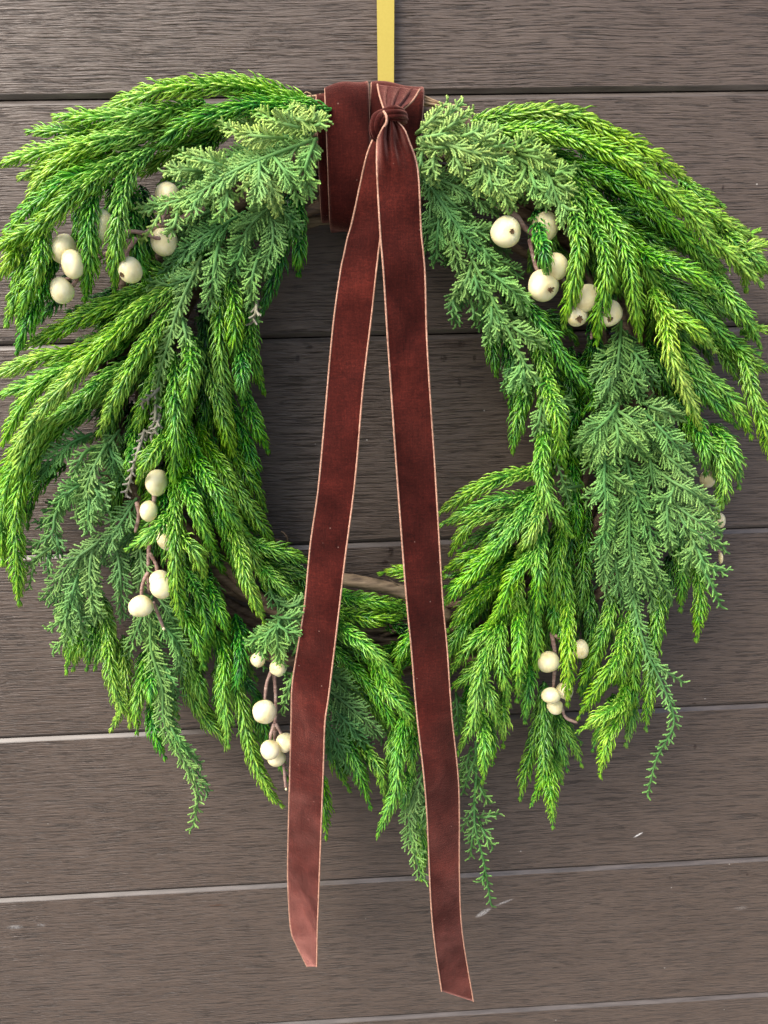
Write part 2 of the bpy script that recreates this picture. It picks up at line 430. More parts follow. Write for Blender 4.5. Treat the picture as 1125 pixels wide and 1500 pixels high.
for pts, r_ in [([(520, 928, .028), (545, 918, .034), (568, 911, .034)], .0016), ([(548, 915, .03), (575, 916, .036), (600, 912, .036)], .0022), ([(552, 936, .03), (575, 925, .037), (592, 920, .037)], .0022),
              ([(535, 948, .028), (570, 942, .034), (605, 944, .034)], .0020), ([(395, 790, .02), (408, 793, .03), (418, 802, .03)], .0018), ([(418, 802, .03), (421, 790, .034), (416, 781, .034), (411, 779, .034)], .0009),
              ([(455, 305, .025), (468, 296, .03), (476, 285, .03)], .0035)]:
    mb = MB(); tube_px(mb, pts, r_, r_ * .8, sides=7, knob=.15, seed=int(pts[0][0])); kid(mb, 'twig', [M_vine])
for pts, r_ in [([(425, 146, .03), (445, 143, .036), (466, 140, .036)], .0012), ([(436, 142, .034), (443, 139, .04), (449, 135, .04), (456, 139, .04), (453, 144, .038)], .0005), ([(455, 148, .03), (463, 142, .036), (470, 137, .036)], .0005),
              ([(612, 137, .036), (635, 147, .038), (665, 160, .036)], .0009), ([(612, 143, .036), (640, 150, .038), (690, 158, .034)], .0008), ([(612, 149, .036), (640, 154, .038), (680, 162, .034)], .0010),
              ([(612, 153, .036), (645, 157, .036), (668, 164, .034)], .0008), ([(60, 424, .05), (54, 429, .055), (48, 432, .055)], .0008)]:
    mb = MB(); tube_px(mb, pts, r_, r_ * .7, sides=6, knob=.15, seed=int(pts[0][1])); kid(mb, 'twig', [M_straw], label='thin straw-coloured twig')

# ---- pine sprigs: level (0 back .. 3 front), tone shift, then base -> tip in photo pixels
PINE = """
2 .1 440,158 350,128 260,128 200,143 149,162
1 .0 470,165 420,140 350,121 290,123
2 .0 485,160 425,157 370,155 312,167 270,182 222,222
2 .1 300,150 210,168 150,172 82,170
1 .0 250,185 150,195 100,192 42,192
2 .1 270,185 140,208 60,222 -2,240
1 .1 170,225 120,232 70,245 30,260
2 .15 290,165 200,188 130,213 75,248 38,295
2 .1 222,222 150,245 95,265 45,305 8,338
3 .1 222,222 165,245 112,281 65,324 15,351 -14,368
3 .0 225,220 198,240 181,279 171,347 167,425
3 .0 160,255 138,279 131,329 132,382 124,438
2 -.1 190,270 196,330 203,380 222,420
3 .05 75,312 64,340 60,372 42,425 26,470
2 .05 66,325 40,375 27,425 10,475
2 -.05 85,370 65,400 47,455 24,518
2 .15 40,335 18,375 -4,410
1 .0 380,165 320,185 260,215 210,255
1 -.1 330,190 280,225 235,270
3 .1 285,402 216,445 174,485 139,519 105,554 75,584 37,634 10,690
2 .1 225,425 180,440 124,462 82,485 38,508
2 .1 215,465 170,490 112,514 62,522 15,540 -14,553
2 .05 190,495 150,517 100,545 57,559 -4,579
2 .15 160,505 120,527 62,559 30,599 4,650
2 .1 250,490 200,530 154,554 112,591 62,624 22,668 0,722
3 .05 262,430 238,470 216,500 184,554 162,597 145,634
2 .15 190,560 129,584 75,614 45,650 20,705 5,765
2 .1 120,590 75,620 37,665 8,720 2,780 4,825
2 .05 135,600 95,625 55,665 32,707 23,760 25,820 28,884
1 .1 50,690 20,740 8,780 8,826
1 -.1 95,680 65,700 45,730 40,770
1 -.15 235,420 190,435 140,450 100,455
1 -.1 320,360 260,400 200,430 150,440
1 -.2 100,410 80,440 60,470
1 -.15 436,285 437,320 438,350 437,402
1 -.25 425,285 420,312 412,365 396,420 384,456
2 .0 335,395 339,420 344,462 344,505 341,542
2 -.05 318,410 322,437 322,485 322,530 330,575 337,605
1 -.05 356,430 366,470 369,520 377,548 387,575
2 -.1 350,490 354,520 354,555 355,590
1 -.1 350,540 358,575 372,617 393,662
3 .1 280,490 280,520 277,567 275,618
2 -.05 240,500 224,560 207,610 198,655
2 .0 254,515 243,590 228,650 214,692
1 -.1 205,590 192,640 172,692
1 -.1 180,540 170,590 160,640
1 -.1 230,600 215,660 205,720
1 -.15 250,680 225,730 205,770
2 .05 200,615 196,655 184,700
1 -.25 300,460 301,520 300,570 299,620 297,668
2 -.1 300,510 310,550 325,604 337,650 345,676
1 -.1 325,560 335,590 355,630 366,670 378,720
3 .0 256,520 257,560 258,620 257,680 254,722
2 -.1 262,590 270,625 280,660 282,706
3 .05 258,615 248,635 232,652 212,680 201,706
3 .05 256,690 257,755 256,800 257,850 266,915
3 .1 258,745 240,765 215,786 184,806
3 .05 256,750 262,780 287,810 303,856
3 .0 262,680 272,710 297,770 317,818
3 .0 275,640 290,675 319,720 339,752 363,782
2 .05 290,620 300,650 334,702 360,757
1 -.1 318,625 332,650 352,680 372,710 389,748
2 -.05 325,670 340,705 374,755 402,797
2 -.05 300,700 315,735 337,790 348,842
2 .05 330,740 352,780 374,820 390,861
3 .1 335,760 350,800 360,845 374,880 388,912
2 .0 350,785 375,797 415,808 456,824
1 -.1 360,810 390,828 425,838 462,846
2 .1 370,815 392,840 420,865 450,893
1 -.15 380,850 410,862 455,868
2 .0 270,830 287,860 302,905 300,945 294,978
1 -.05 285,870 297,900 303,940 302,980
2 -.05 300,845 315,880 327,910 337,938
2 .05 318,925 330,960 327,1010 332,1060 335,1094
2 -.1 345,900 352,935 350,985 341,1038
1 .0 270,950 285,985 305,1037
1 .1 265,975 278,1015 300,1052 322,1075 331,1095
2 .1 338,985 350,1020 362,1075 375,1120 395,1160 413,1180
1 -.2 350,985 365,1005 385,1030
1 -.2 375,1010 385,1060 420,1140
2 .05 470,862 503,872 545,880 597,890
2 .0 465,890 500,897 545,905 597,900
2 .05 640,840 600,838 575,836 557,840
3 .1 470,895 495,915 549,956 581,1002 612,1048
2 .05 475,935 495,958 535,995 565,1040 590,1092
1 -.05 470,960 495,985 525,1010 552,1042 570,1078
3 .1 545,960 558,990 570,1015 592,1038 609,1075
3 .1 595,1035 590,1070 583,1105 580,1154 565,1194 553,1224
2 .05 604,1050 605,1080 604,1110 606,1145
2 -.05 500,1065 512,1097 527,1134 543,1184
1 -.1 485,1085 493,1115 512,1158
2 -.05 520,1080 540,1103 558,1130 563,1174
2 .05 605,1120 597,1150 587,1196
1 .05 608,1150 614,1190 620,1250 617,1288
1 -.1 470,1130 476,1180 478,1228
2 .1 628,915 605,930 585,965 588,1000
2 .05 650,950 625,960 605,985
1 .0 100,905 105,940 97,985
1 .1 122,915 118,940 107,982
1 -.05 145,890 137,925 132,955 127,982
1 .0 155,900 150,935 139,980
2 .15 150,880 157,922 162,980 172,1020 178,1040 162,1070
1 .1 180,930 183,970 186,1020 191,1063
2 .05 215,960 207,1000 200,1035 201,1075
2 .0 220,970 222,1005 222,1045
2 .0 222,1030 225,1065 235,1095 243,1112
2 .0 258,860 272,897 287,932 300,978
1 .0 262,895 270,930 280,985 297,1028 314,1048
1 .05 325,950 324,990 325,1030 331,1090
1 -.1 240,1000 250,1030 262,1052
2 .1 775,880 740,905 702,932 675,962 657,990
2 .05 705,875 682,910 662,950 652,975
2 .1 742,940 717,962 690,987 658,1010
3 .1 742,890 727,925 707,975 697,1020 692,1060 670,1104
3 .1 735,900 733,935 735,975 746,1034
3 .1 706,985 714,1010 722,1040 736,1070
3 .1 762,870 760,910 760,962 757,1028
2 .05 735,1010 738,1045 737,1095
3 .1 702,1035 707,1065 710,1112 706,1148
2 .05 780,865 783,905 787,950 786,990
2 .0 775,970 775,1005 768,1060
2 .05 812,860 812,905 812,942
3 .1 832,860 832,905 833,962 831,1033
1 -.1 860,850 862,895 862,925
1 -.05 800,1010 790,1045 780,1090 770,1130 762,1170
2 .05 797,1000 797,1050 797,1100 794,1140 778,1180
2 .05 800,1090 803,1130 808,1175 810,1214
1 .05 805,1100 815,1125 824,1148
1 .0 803,1025 812,1055 822,1095 831,1130
1 .0 808,1030 820,1060 840,1090 852,1122
2 -.05 900,860 890,905 870,965 848,1010
3 .05 915,915 908,955 880,1000 846,1053
3 .1 918,1000 910,1028 885,1045 846,1072
3 .1 915,1010 908,1045 890,1080 879,1138
2 .05 910,900 912,960 910,1022
2 .0 925,880 930,940 928,1000 924,1045
2 -.05 965,860 962,905 955,970 946,1068
1 .1 928,1020 925,1054 917,1092
1 -.05 870,880 868,940 880,1000
2 .0 800,685 780,690 735,700 687,722 642,752
2 .0 795,720 770,727 730,732 685,750 646,769
2 .05 790,730 770,740 730,750 690,765 660,810
1 -.05 760,765 735,772 700,788 672,808
2 .0 750,800 710,812 677,820 646,840
3 .1 795,715 770,750 742,787 705,824 667,864 648,890
3 .05 800,720 790,750 777,782 756,812
3 .1 797,625 794,655 792,690 802,727 820,755 838,785
2 .15 820,610 820,640 822,665 831,692
3 .05 795,755 790,795 790,850 790,910
3 .1 800,780 780,812 750,847 735,890 712,918
2 .1 757,830 757,860 758,890 760,920
2 .05 825,750 822,785 814,840 814,905 812,930
2 .0 818,800 824,840 835,908
1 -.1 838,640 840,685 845,760 848,798
1 -.05 860,740 857,790 853,860 846,910
2 .0 745,835 720,855 690,880 655,925
1 -.05 765,800 737,830 712,875 688,918
1 .0 700,850 675,853 650,860
3 .0 820,260 838,290 847,361 838,427 826,478
3 .0 785,310 790,340 797,370 801,408
3 .0 848,275 870,330 887,372 885,430 877,465 874,502
2 .05 860,300 878,345 895,385 904,425
3 .05 838,258 882,310 904,340 920,380 930,440 938,496
2 .1 890,310 920,347 940,377 960,420 979,454
3 .15 925,360 950,375 985,388 1020,404 1057,432
2 -.1 745,415 775,450 805,488 830,530 862,562 872,582 855,605
2 .05 790,490 795,525 800,553 824,576
1 -.25 715,465 720,500 727,550
1 -.25 738,465 743,500 750,555 749,605
2 .0 775,540 767,575 757,620 751,660
3 .05 800,540 806,575 818,615 821,665
1 -.2 835,510 836,560 840,610
1 -.2 850,580 838,615 828,650
1 -.2 868,470 874,505 886,544
2 .1 690,178 720,172 760,165 800,164 850,170 885,192 930,212 960,232 1008,262
3 .05 700,195 780,190 845,203 895,222 930,240 965,272 1004,304 1040,350 1070,372 1115,415
2 .2 985,275 1019,300 1060,325 1103,347
2 .2 1070,375 1094,364 1135,353
2 .2 1075,355 1095,372 1135,403
2 .0 760,205 820,232 860,250 900,264 940,290 980,325 1014,357 1066,412
1 -.15 860,300 890,310 930,318 970,330
1 -.1 870,270 930,300 990,345 1050,395
1 -.1 900,330 960,350 1010,360 1060,395
3 .2 955,420 973,455 1010,475 1048,514
3 .2 955,425 973,458 980,510 1000,560 1026,628
2 .0 955,400 985,427 1029,460 1069,500 1112,518
2 .05 1020,385 1045,405 1069,437 1094,467 1114,508
1 -.05 1000,420 1040,437 1084,474
1 .05 1030,490 1057,512 1079,554
2 .1 975,495 1007,520 1032,550 1062,575 1084,602 1101,640
2 .05 985,530 1017,555 1044,585 1079,624
2 .15 1060,495 1087,520 1102,575 1119,620 1127,670
1 .1 1060,510 1094,530 1135,542
1 -.1 950,500 967,535 987,590
2 .1 1005,605 1020,640 1052,658 1062,702 1052,758
2 .05 1040,625 1062,645 1077,672 1083,715
2 .0 1010,600 1030,645 1034,695
1 .0 985,770 995,810 998,850 997,893
1 .1 1015,800 1022,840 1026,880 1020,938
1 -.1 985,820 975,865 965,915 955,965
1 .15 1085,490 1105,480 1130,486
2 .05 1050,330 1080,360 1092,385 1093,425
1 -.05 760,230 810,255 850,290
1 -.1 850,220 900,250 945,300
1 -.1 800,830 808,880 805,930
1 -.05 870,930 860,985 852,1035
1 .0 690,1000 680,1040 668,1075
"""
def parse(s):
    out = []
    for ln in s.strip().splitlines():
        f = ln.split()
        out.append((float(f[0]), float(f[1]), [tuple(map(float, q.split(','))) for q in f[2:]]))
    return out

LEVEL = lambda L: 0.026 + 0.021 * L
def needle_sprig(pts, L, shift, seed, width=1.0):
    g = np.random.default_rng(seed)
    ln = sum(math.dist(pts[i], pts[i + 1]) for i in range(len(pts) - 1))
    n = max(10, int(ln / 3.0))
    c, length = catmull(pts, n)
    t = np.linspace(0, 1, n)
    d0 = LEVEL(L)
    wv = 0.0035 * np.sin(t * (4 + 3 * g.random()) + 6 * g.random())
    d = np.maximum(d0 * (0.72 + 0.40 * np.sin(np.pi * np.clip(t * 0.85 + 0.05, 0, 1))) + wv, 0.014)
    C = P(c[:, 0], c[:, 1], d)
    T = nrm(np.gradient(C, axis=0))
    Sd = nrm(np.cross(T, VIEW)); U = np.cross(Sd, T)
    mb = MB()
    V, Q = tubes(C[None], np.full((1, n), 0.0011) * np.linspace(1.15, .6, n), sides=5)
    mb.add(V, Q, None, 0.3 + shift)
    ranks = 8
    whorls = max(4, int(length / 6.2))
    N = whorls * ranks
    k = np.arange(N)
    u = np.clip((k / N) * 0.995 + (g.random(N) - 0.5) * 0.35 / whorls, 0, 0.999)
    u = np.where(k > N - ranks * 2, np.maximum(u, 1 - 0.8 / whorls), u)
    ph = (k % ranks) * 2 * math.pi / ranks + (k // ranks) * (math.pi / ranks) + g.normal(0, 0.16, N) + g.random() * 6
    f = u * (n - 1); i0 = np.floor(f).astype(int); i1 = np.minimum(i0 + 1, n - 1); w = (f - i0)[:, None]
    lerp = lambda X: X[i0] * (1 - w) + X[i1] * w
    b, tt, ss, uu = lerp(C), nrm(lerp(T)), nrm(lerp(Sd)), nrm(lerp(U))
    o = ss * np.cos(ph)[:, None] + uu * np.sin(ph)[:, None]
    endt = np.clip((1 - u) * length / 46.0, 0, 1)
    Ln = (25.5 * MM * width) * (0.46 + 0.54 * endt) * (0.74 + 0.46 * g.random(N)) * np.clip(0.72 + u * length / 50, 0, 1)
    op = g.normal(0, 7, N)
    a1, a2, a3 = (np.radians(q * (0.40 + 0.60 * endt) + op * .8) for q in (55, 31, 3))
    pts4 = [b]
    for a, fr in ((a1, .34), (a2, .34), (a3, .32)):
        pts4.append(pts4[-1] + (Ln * fr)[:, None] * (np.cos(a)[:, None] * tt + np.sin(a)[:, None] * o) + np.array([0, 0, -0.00018]))
    PC = np.stack(pts4[:3], 1)
    r0 = (1.7 * MM) * (0.85 + 0.3 * g.random(N)) * (0.8 + 0.2 * endt)
    R = r0[:, None] * np.array([0.85, 1.0, 0.72])[None]
    dirn = nrm(np.gradient(np.stack(pts4, 1), axis=1))[:, :3]
    e1 = nrm(np.cross(dirn, np.broadcast_to(o[:, None], dirn.shape))); e2 = np.cross(e1, dirn)
    ang = np.arange(3) * 2 * math.pi / 3 + math.pi / 6
    V = PC[:, :, None] + e1[:, :, None] * (R[:, :, None] * np.cos(ang))[..., None] + e2[:, :, None] * (R[:, :, None] * np.sin(ang))[..., None]
    V = np.concatenate([V.reshape(N, 9, 3), pts4[3][:, None]], 1)
    base = (np.arange(N) * 10)[:, None]
    q = np.array([[0, 1, 4, 3], [1, 2, 5, 4], [2, 0, 3, 5], [3, 4, 7, 6], [4, 5, 8, 7], [5, 3, 6, 8]])
    tr = np.array([[6, 7, 9], [7, 8, 9], [8, 6, 9]])
    Q = (base[:, :, None] + q[None]).reshape(-1, 4); TT = (base[:, :, None] + tr[None]).reshape(-1, 3)
    tone = (0.30 + shift + g.normal(0, .05) + 0.20 * u + g.normal(0, 0.07, N))[:, None] + np.array([-.22] * 3 + [-.02] * 3 + [0.18] * 3 + [0.38])[None]  # needles naturally darker at the base, deepened further to paint the shaded interior
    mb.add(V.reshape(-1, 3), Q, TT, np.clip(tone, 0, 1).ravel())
    return mb

pine = parse(PINE)
count = 0
for i, (L, sh, pts) in enumerate(pine):
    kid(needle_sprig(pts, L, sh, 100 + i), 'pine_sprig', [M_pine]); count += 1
# the sprigs lying underneath, against the vines; inner shade painted in as darker tone
back = MB(); nb = 0
def in_hole(a):
    a = np.asarray(a)
    return bool((((a[:, 0] - 563) / 190) ** 2 + ((a[:, 1] - 600) / 262) ** 2 < 1).any())
for i, (L, sh, pts) in enumerate(pine):
    if L < 1: continue
    g = np.random.default_rng(900 + i)
    a = np.array(pts)
    keep, _ = catmull(a, 8)
    t1 = 0.70 + 0.12 * g.random()
    a = keep[: max(4, int(8 * t1))] + g.normal(0, 7, 2) + np.array([0, 0])
    a += np.linspace(0, 1, len(a))[:, None] * g.normal(0, 6, 2)
    if in_hole(a) or a[:, 1].min() < 150: continue
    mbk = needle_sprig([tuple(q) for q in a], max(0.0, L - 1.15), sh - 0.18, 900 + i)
    if count < 298:
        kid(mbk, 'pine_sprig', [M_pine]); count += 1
    else:
        nb += 1
        for V, A in zip(mbk.V, mbk.A): pass
        o_n = back.n
        back.V += mbk.V; back.A += mbk.A
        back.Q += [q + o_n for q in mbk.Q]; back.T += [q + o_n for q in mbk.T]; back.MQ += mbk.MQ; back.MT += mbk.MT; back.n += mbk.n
g = np.random.default_rng(77)
allp = []
for L, sh, pts in pine:
    c_, _ = catmull(pts, 9)
    t_ = nrm(np.gradient(c_, axis=0))
    for q in range(0, 6): allp.append((*c_[q], *t_[q]))
allp = np.array(allp)
for i in range(330):
    x, y, tx, ty = allp[g.integers(len(allp))]
    rad = math.hypot(x - 565, y - 560)
    if rad > 430 or rad < 235: continue
    ang = math.atan2(ty, tx) + g.normal(0, .35)
    l_ = 70 + 50 * g.random(); bend = g.normal(0, .3)
    pl = [(x, y)]
    for q in range(3):
        pl.append((pl[-1][0] + l_ / 3 * math.cos(ang + bend * q), pl[-1][1] + l_ / 3 * math.sin(ang + bend * q)))
    if in_hole(pl) or min(q[1] for q in pl) < 165: continue
    mbk = needle_sprig(pl, 0.25 + 0.5 * g.random(), -0.16, 7000 + i)  # lowered tone paints the wreath's inner shade into the filler sprigs
    o_n = back.n; nb += 1
    back.V += mbk.V; back.A += mbk.A
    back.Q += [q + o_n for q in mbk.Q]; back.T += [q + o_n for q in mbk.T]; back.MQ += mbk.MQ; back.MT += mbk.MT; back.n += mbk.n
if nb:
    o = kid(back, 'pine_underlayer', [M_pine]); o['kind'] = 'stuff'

# ---- cedar fronds: level, tone, half width px, stem base -> tip
CEDAR = """
3 .25 26 465,203 400,226 340,252 285,285 212,306
3.2 .22 24 378,224 380,255 375,300
3.2 .22 22 398,226 425,262 437,292
3.2 .15 22 462,204 448,245 452,284
3 .42 22 462,192 420,182 378,166
3 .42 20 420,203 362,197 322,180
3 .40 20 345,250 305,236 262,226
3 .22 18 332,262 331,300 316,326
3 .20 16 290,283 278,322
3 .32 14 455,183 466,163
3 .30 14 455,186 482,177
3 .40 12 400,232 370,262 345,292
3 .34 20 415,170 440,176 470,182
3 .30 18 390,250 400,285 408,310
3 .25 18 300,252 262,248 240,252
2.8 .45 4 240,302 225,330 198,364
3 .20 14 262,300 255,330 240,350
2.4 -.18 26 415,285 366,330 350,364 328,380
2.4 -.15 24 392,300 400,350 385,402
2.4 -.2 26 360,310 300,346 260,380 243,398
2.4 -.05 22 320,385 285,402 250,417 216,418
2.6 -.02 22 322,345 314,390 310,430 300,460
2.4 -.05 20 360,345 350,375 338,402
2.4 -.05 18 385,360 372,395 368,430 374,468
2.8 .05 15 295,375 262,450 247,500 235,545 230,585 243,612
2.8 .08 14 264,455 273,500 268,530
2 -.15 20 400,300 425,320 432,345
2 -.22 22 330,300 290,318 260,345
2.6 .0 18 156,650 140,680 130,704 112,760
2.6 .0 20 131,704 105,718 82,738
2.6 .02 20 132,706 130,745 128,782
2.6 -.02 18 133,706 150,735 155,752
2.6 .0 16 133,702 152,712 160,722
2.6 .05 14 140,655 122,665 104,702
2 -.15 22 135,635 100,652 58,696
2 -.15 22 175,630 155,655 140,672
2.2 -.05 18 90,735 80,757 75,782 42,806
2.2 -.05 14 78,770 85,795 92,818
2.2 .0 12 90,795 65,808 38,830
2.2 .0 10 75,800 70,820 72,845
2.0 .05 6 80,790 55,815 42,862
2.3 -.12 22 200,730 165,785 150,815
2.2 -.12 22 160,775 140,797 100,828 65,880
2.4 .0 20 140,790 133,818 132,855 142,905
2.3 -.03 18 120,830 110,855 98,905
2 -.1 20 155,640 165,670 178,705
2 -.12 20 170,800 176,840 179,905
2 -.05 18 205,800 208,830 208,868
2.2 -.02 20 100,860 97,885 102,930 78,952
2.2 .0 14 105,880 95,905 70,924
2.2 -.02 16 112,860 115,895 126,935
2.2 .0 14 130,870 138,892 152,910
2 -.05 20 225,870 207,905 188,958
2.4 .02 18 220,890 220,915 222,955 237,1005 240,1055 257,1092 275,1125 290,1162 283,1212
2.2 -.02 20 228,900 242,918 262,950 261,988
2 -.05 16 232,875 247,897 262,924
2.2 -.05 12 240,970 247,990 264,1018
2.4 .02 12 240,1040 258,1080 280,1105 294,1120
3 .05 16 420,905 395,925 356,944
3 .05 16 415,908 395,927 380,962
3 .08 18 420,908 405,928 414,978
3 .05 18 418,900 408,915 435,935 438,952
3 -.02 18 400,903 420,905 446,906
3 .0 16 412,885 425,888 448,880
2 -.2 18 395,860 402,878 420,892
2.6 .0 12 432,980 425,1003 412,1044
2.4 -.02 10 400,940 408,965 425,1000
2.4 -.28 22 470,1002 500,1025 530,1050 560,1082
2.4 -.26 22 472,975 490,992 520,1016
2.4 -.26 20 480,1030 507,1057 537,1092
2.4 -.22 18 470,1045 485,1070 500,1100 522,1138
2.2 -.24 16 470,1080 482,1092 490,1112
2.2 .02 20 622,1115 616,1142 600,1185 603,1230 619,1288
2.2 .02 16 640,1150 628,1180 618,1215
2.0 .0 5 697,1085 697,1140 695,1205 708,1260 719,1324
2.0 -.05 12 698,1105 686,1135 676,1165
2.0 .0 13 699,1140 706,1160 718,1178
2.0 -.02 10 697,1172 690,1190 675,1218
2.0 -.02 12 696,1195 692,1225 689,1254
2.0 .0 10 700,1196 712,1197 730,1192
2.0 .02 12 701,1200 710,1222 723,1242
2.0 .0 8 710,1280 706,1290 702,1292
1.8 -.22 14 668,1015 670,1040 672,1075
1.8 -.15 14 690,1095 684,1115 672,1150
2.4 .02 13 905,830 926,877 945,950 970,1003 987,1058 962,1110 948,1166
2.6 .05 8 955,965 975,983 1002,1000
2.2 -.12 26 910,470 908,500 905,545 912,592
2.2 -.12 22 910,500 888,530 868,566
2.2 -.12 22 912,500 935,525 958,566
2.2 -.10 20 912,520 930,560 940,588
2.4 -.08 20 895,540 890,570 880,596
2.8 .04 24 905,590 893,610 870,632 846,655
2.8 .04 22 895,605 880,640 862,684
2.8 .06 18 898,605 905,640 900,685
2.8 .04 24 900,605 920,640 945,668
2.8 .02 22 905,602 930,618 950,640
2.8 .02 20 890,640 886,672 885,715 890,745 886,795
2.8 .02 16 886,710 870,725 858,735
2.8 .02 16 888,690 910,705 925,725
2.6 -.05 24 940,600 965,625 1010,675
2.6 -.05 20 940,590 965,600 1002,612
2.6 -.03 22 960,650 985,675 1015,700
2.8 .04 22 965,690 985,705 1015,722 1048,748
2.8 .02 16 990,705 980,727 953,737
2.8 .02 18 980,715 977,745 980,808
2.8 .04 18 985,735 1010,755 1056,780
2.8 .02 18 990,745 1005,770 1030,785 1063,803
2.8 .0 14 1005,775 1017,800 994,818
2.8 .04 16 1010,780 1024,810 1035,828 1066,838
2.8 .04 11 1022,805 1031,835 1044,860 1056,888
2.6 .0 14 1016,785 1012,810 1004,838
2.4 -.16 22 915,660 925,705 940,750 941,795
2.4 -.12 20 930,730 945,765 972,795
2.4 -.16 22 905,700 920,740 922,800 927,850 933,918
2.4 -.10 20 915,770 928,805 950,860 957,893
2.4 -.16 20 905,730 902,765 885,825 893,878
2.4 -.08 18 940,770 952,805 965,845 985,880
2.4 -.10 16 892,750 885,785 864,818
2.2 -.15 20 900,800 905,850 915,890
2.2 -.15 22 950,655 955,700 962,740
3 .26 18 622,197 665,215 710,227 757,231
3 .20 20 750,228 785,245 804,259 817,295 846,354
3 .20 22 710,225 707,250 704,284
3 .20 22 711,228 728,265 752,308
3 .20 18 712,230 718,265 726,300
3 .26 20 712,226 735,244 756,262
3 .20 16 772,240 763,262 754,284
3 .22 20 774,244 783,270 794,298
3 .26 20 755,224 785,230 818,242
3 .28 18 750,222 768,210 788,198
3 .28 18 758,222 780,220 808,222
3 .30 16 698,215 710,203 728,188
3 .28 16 704,218 728,214 752,211
3 .24 16 802,259 820,252 842,246
3 .20 16 806,263 822,272 842,284
3 .20 14 813,290 828,303 848,318
3 .18 16 803,265 800,285 795,304
3 .30 18 668,217 640,216 612,213
3 .26 16 638,217 634,240 637,270
3 .22 14 622,215 616,232 618,258
3 .24 18 660,217 672,240 686,264
3 .38 14 610,196 632,175 656,148
3 .36 14 622,199 650,175 677,150
3 .36 14 636,201 665,180 692,163
3 .40 16 612,203 645,197 682,191
3 .38 14 640,195 650,182 660,165
3 .34 16 660,205 690,195 715,185
2.4 -.08 22 615,250 650,302 677,340 710,370 762,404
2.4 -.05 20 645,298 642,330 638,382
2.4 -.03 20 652,308 662,350 676,402
2.4 -.12 20 672,338 695,338 722,341
2.4 -.15 22 622,255 655,268 690,285 728,312
2.4 -.15 18 640,275 665,300 690,322
2.6 .05 10 675,340 692,380 717,430 742,480 767,530 795,575 800,630 820,690 836,745
2.6 .0 20 690,385 684,408 668,438
2.6 .0 18 692,392 698,415 708,440
2.6 .02 22 700,390 730,408 760,435 768,458
2.6 .05 18 716,432 720,460 715,502
2.6 .02 16 724,450 730,475 734,495
2.2 -.1 14 668,420 664,445 668,474
2.2 -.12 10 690,440 694,460 697,475
2.6 .05 18 738,470 765,488 803,510
2.6 .05 16 765,520 760,545 750,574
2.6 .04 14 766,528 768,555 774,580
2.6 .0 14 795,580 790,612 784,644
2.6 .04 16 797,575 812,592 828,614
2.4 -.05 16 700,350 715,375 735,400
"""
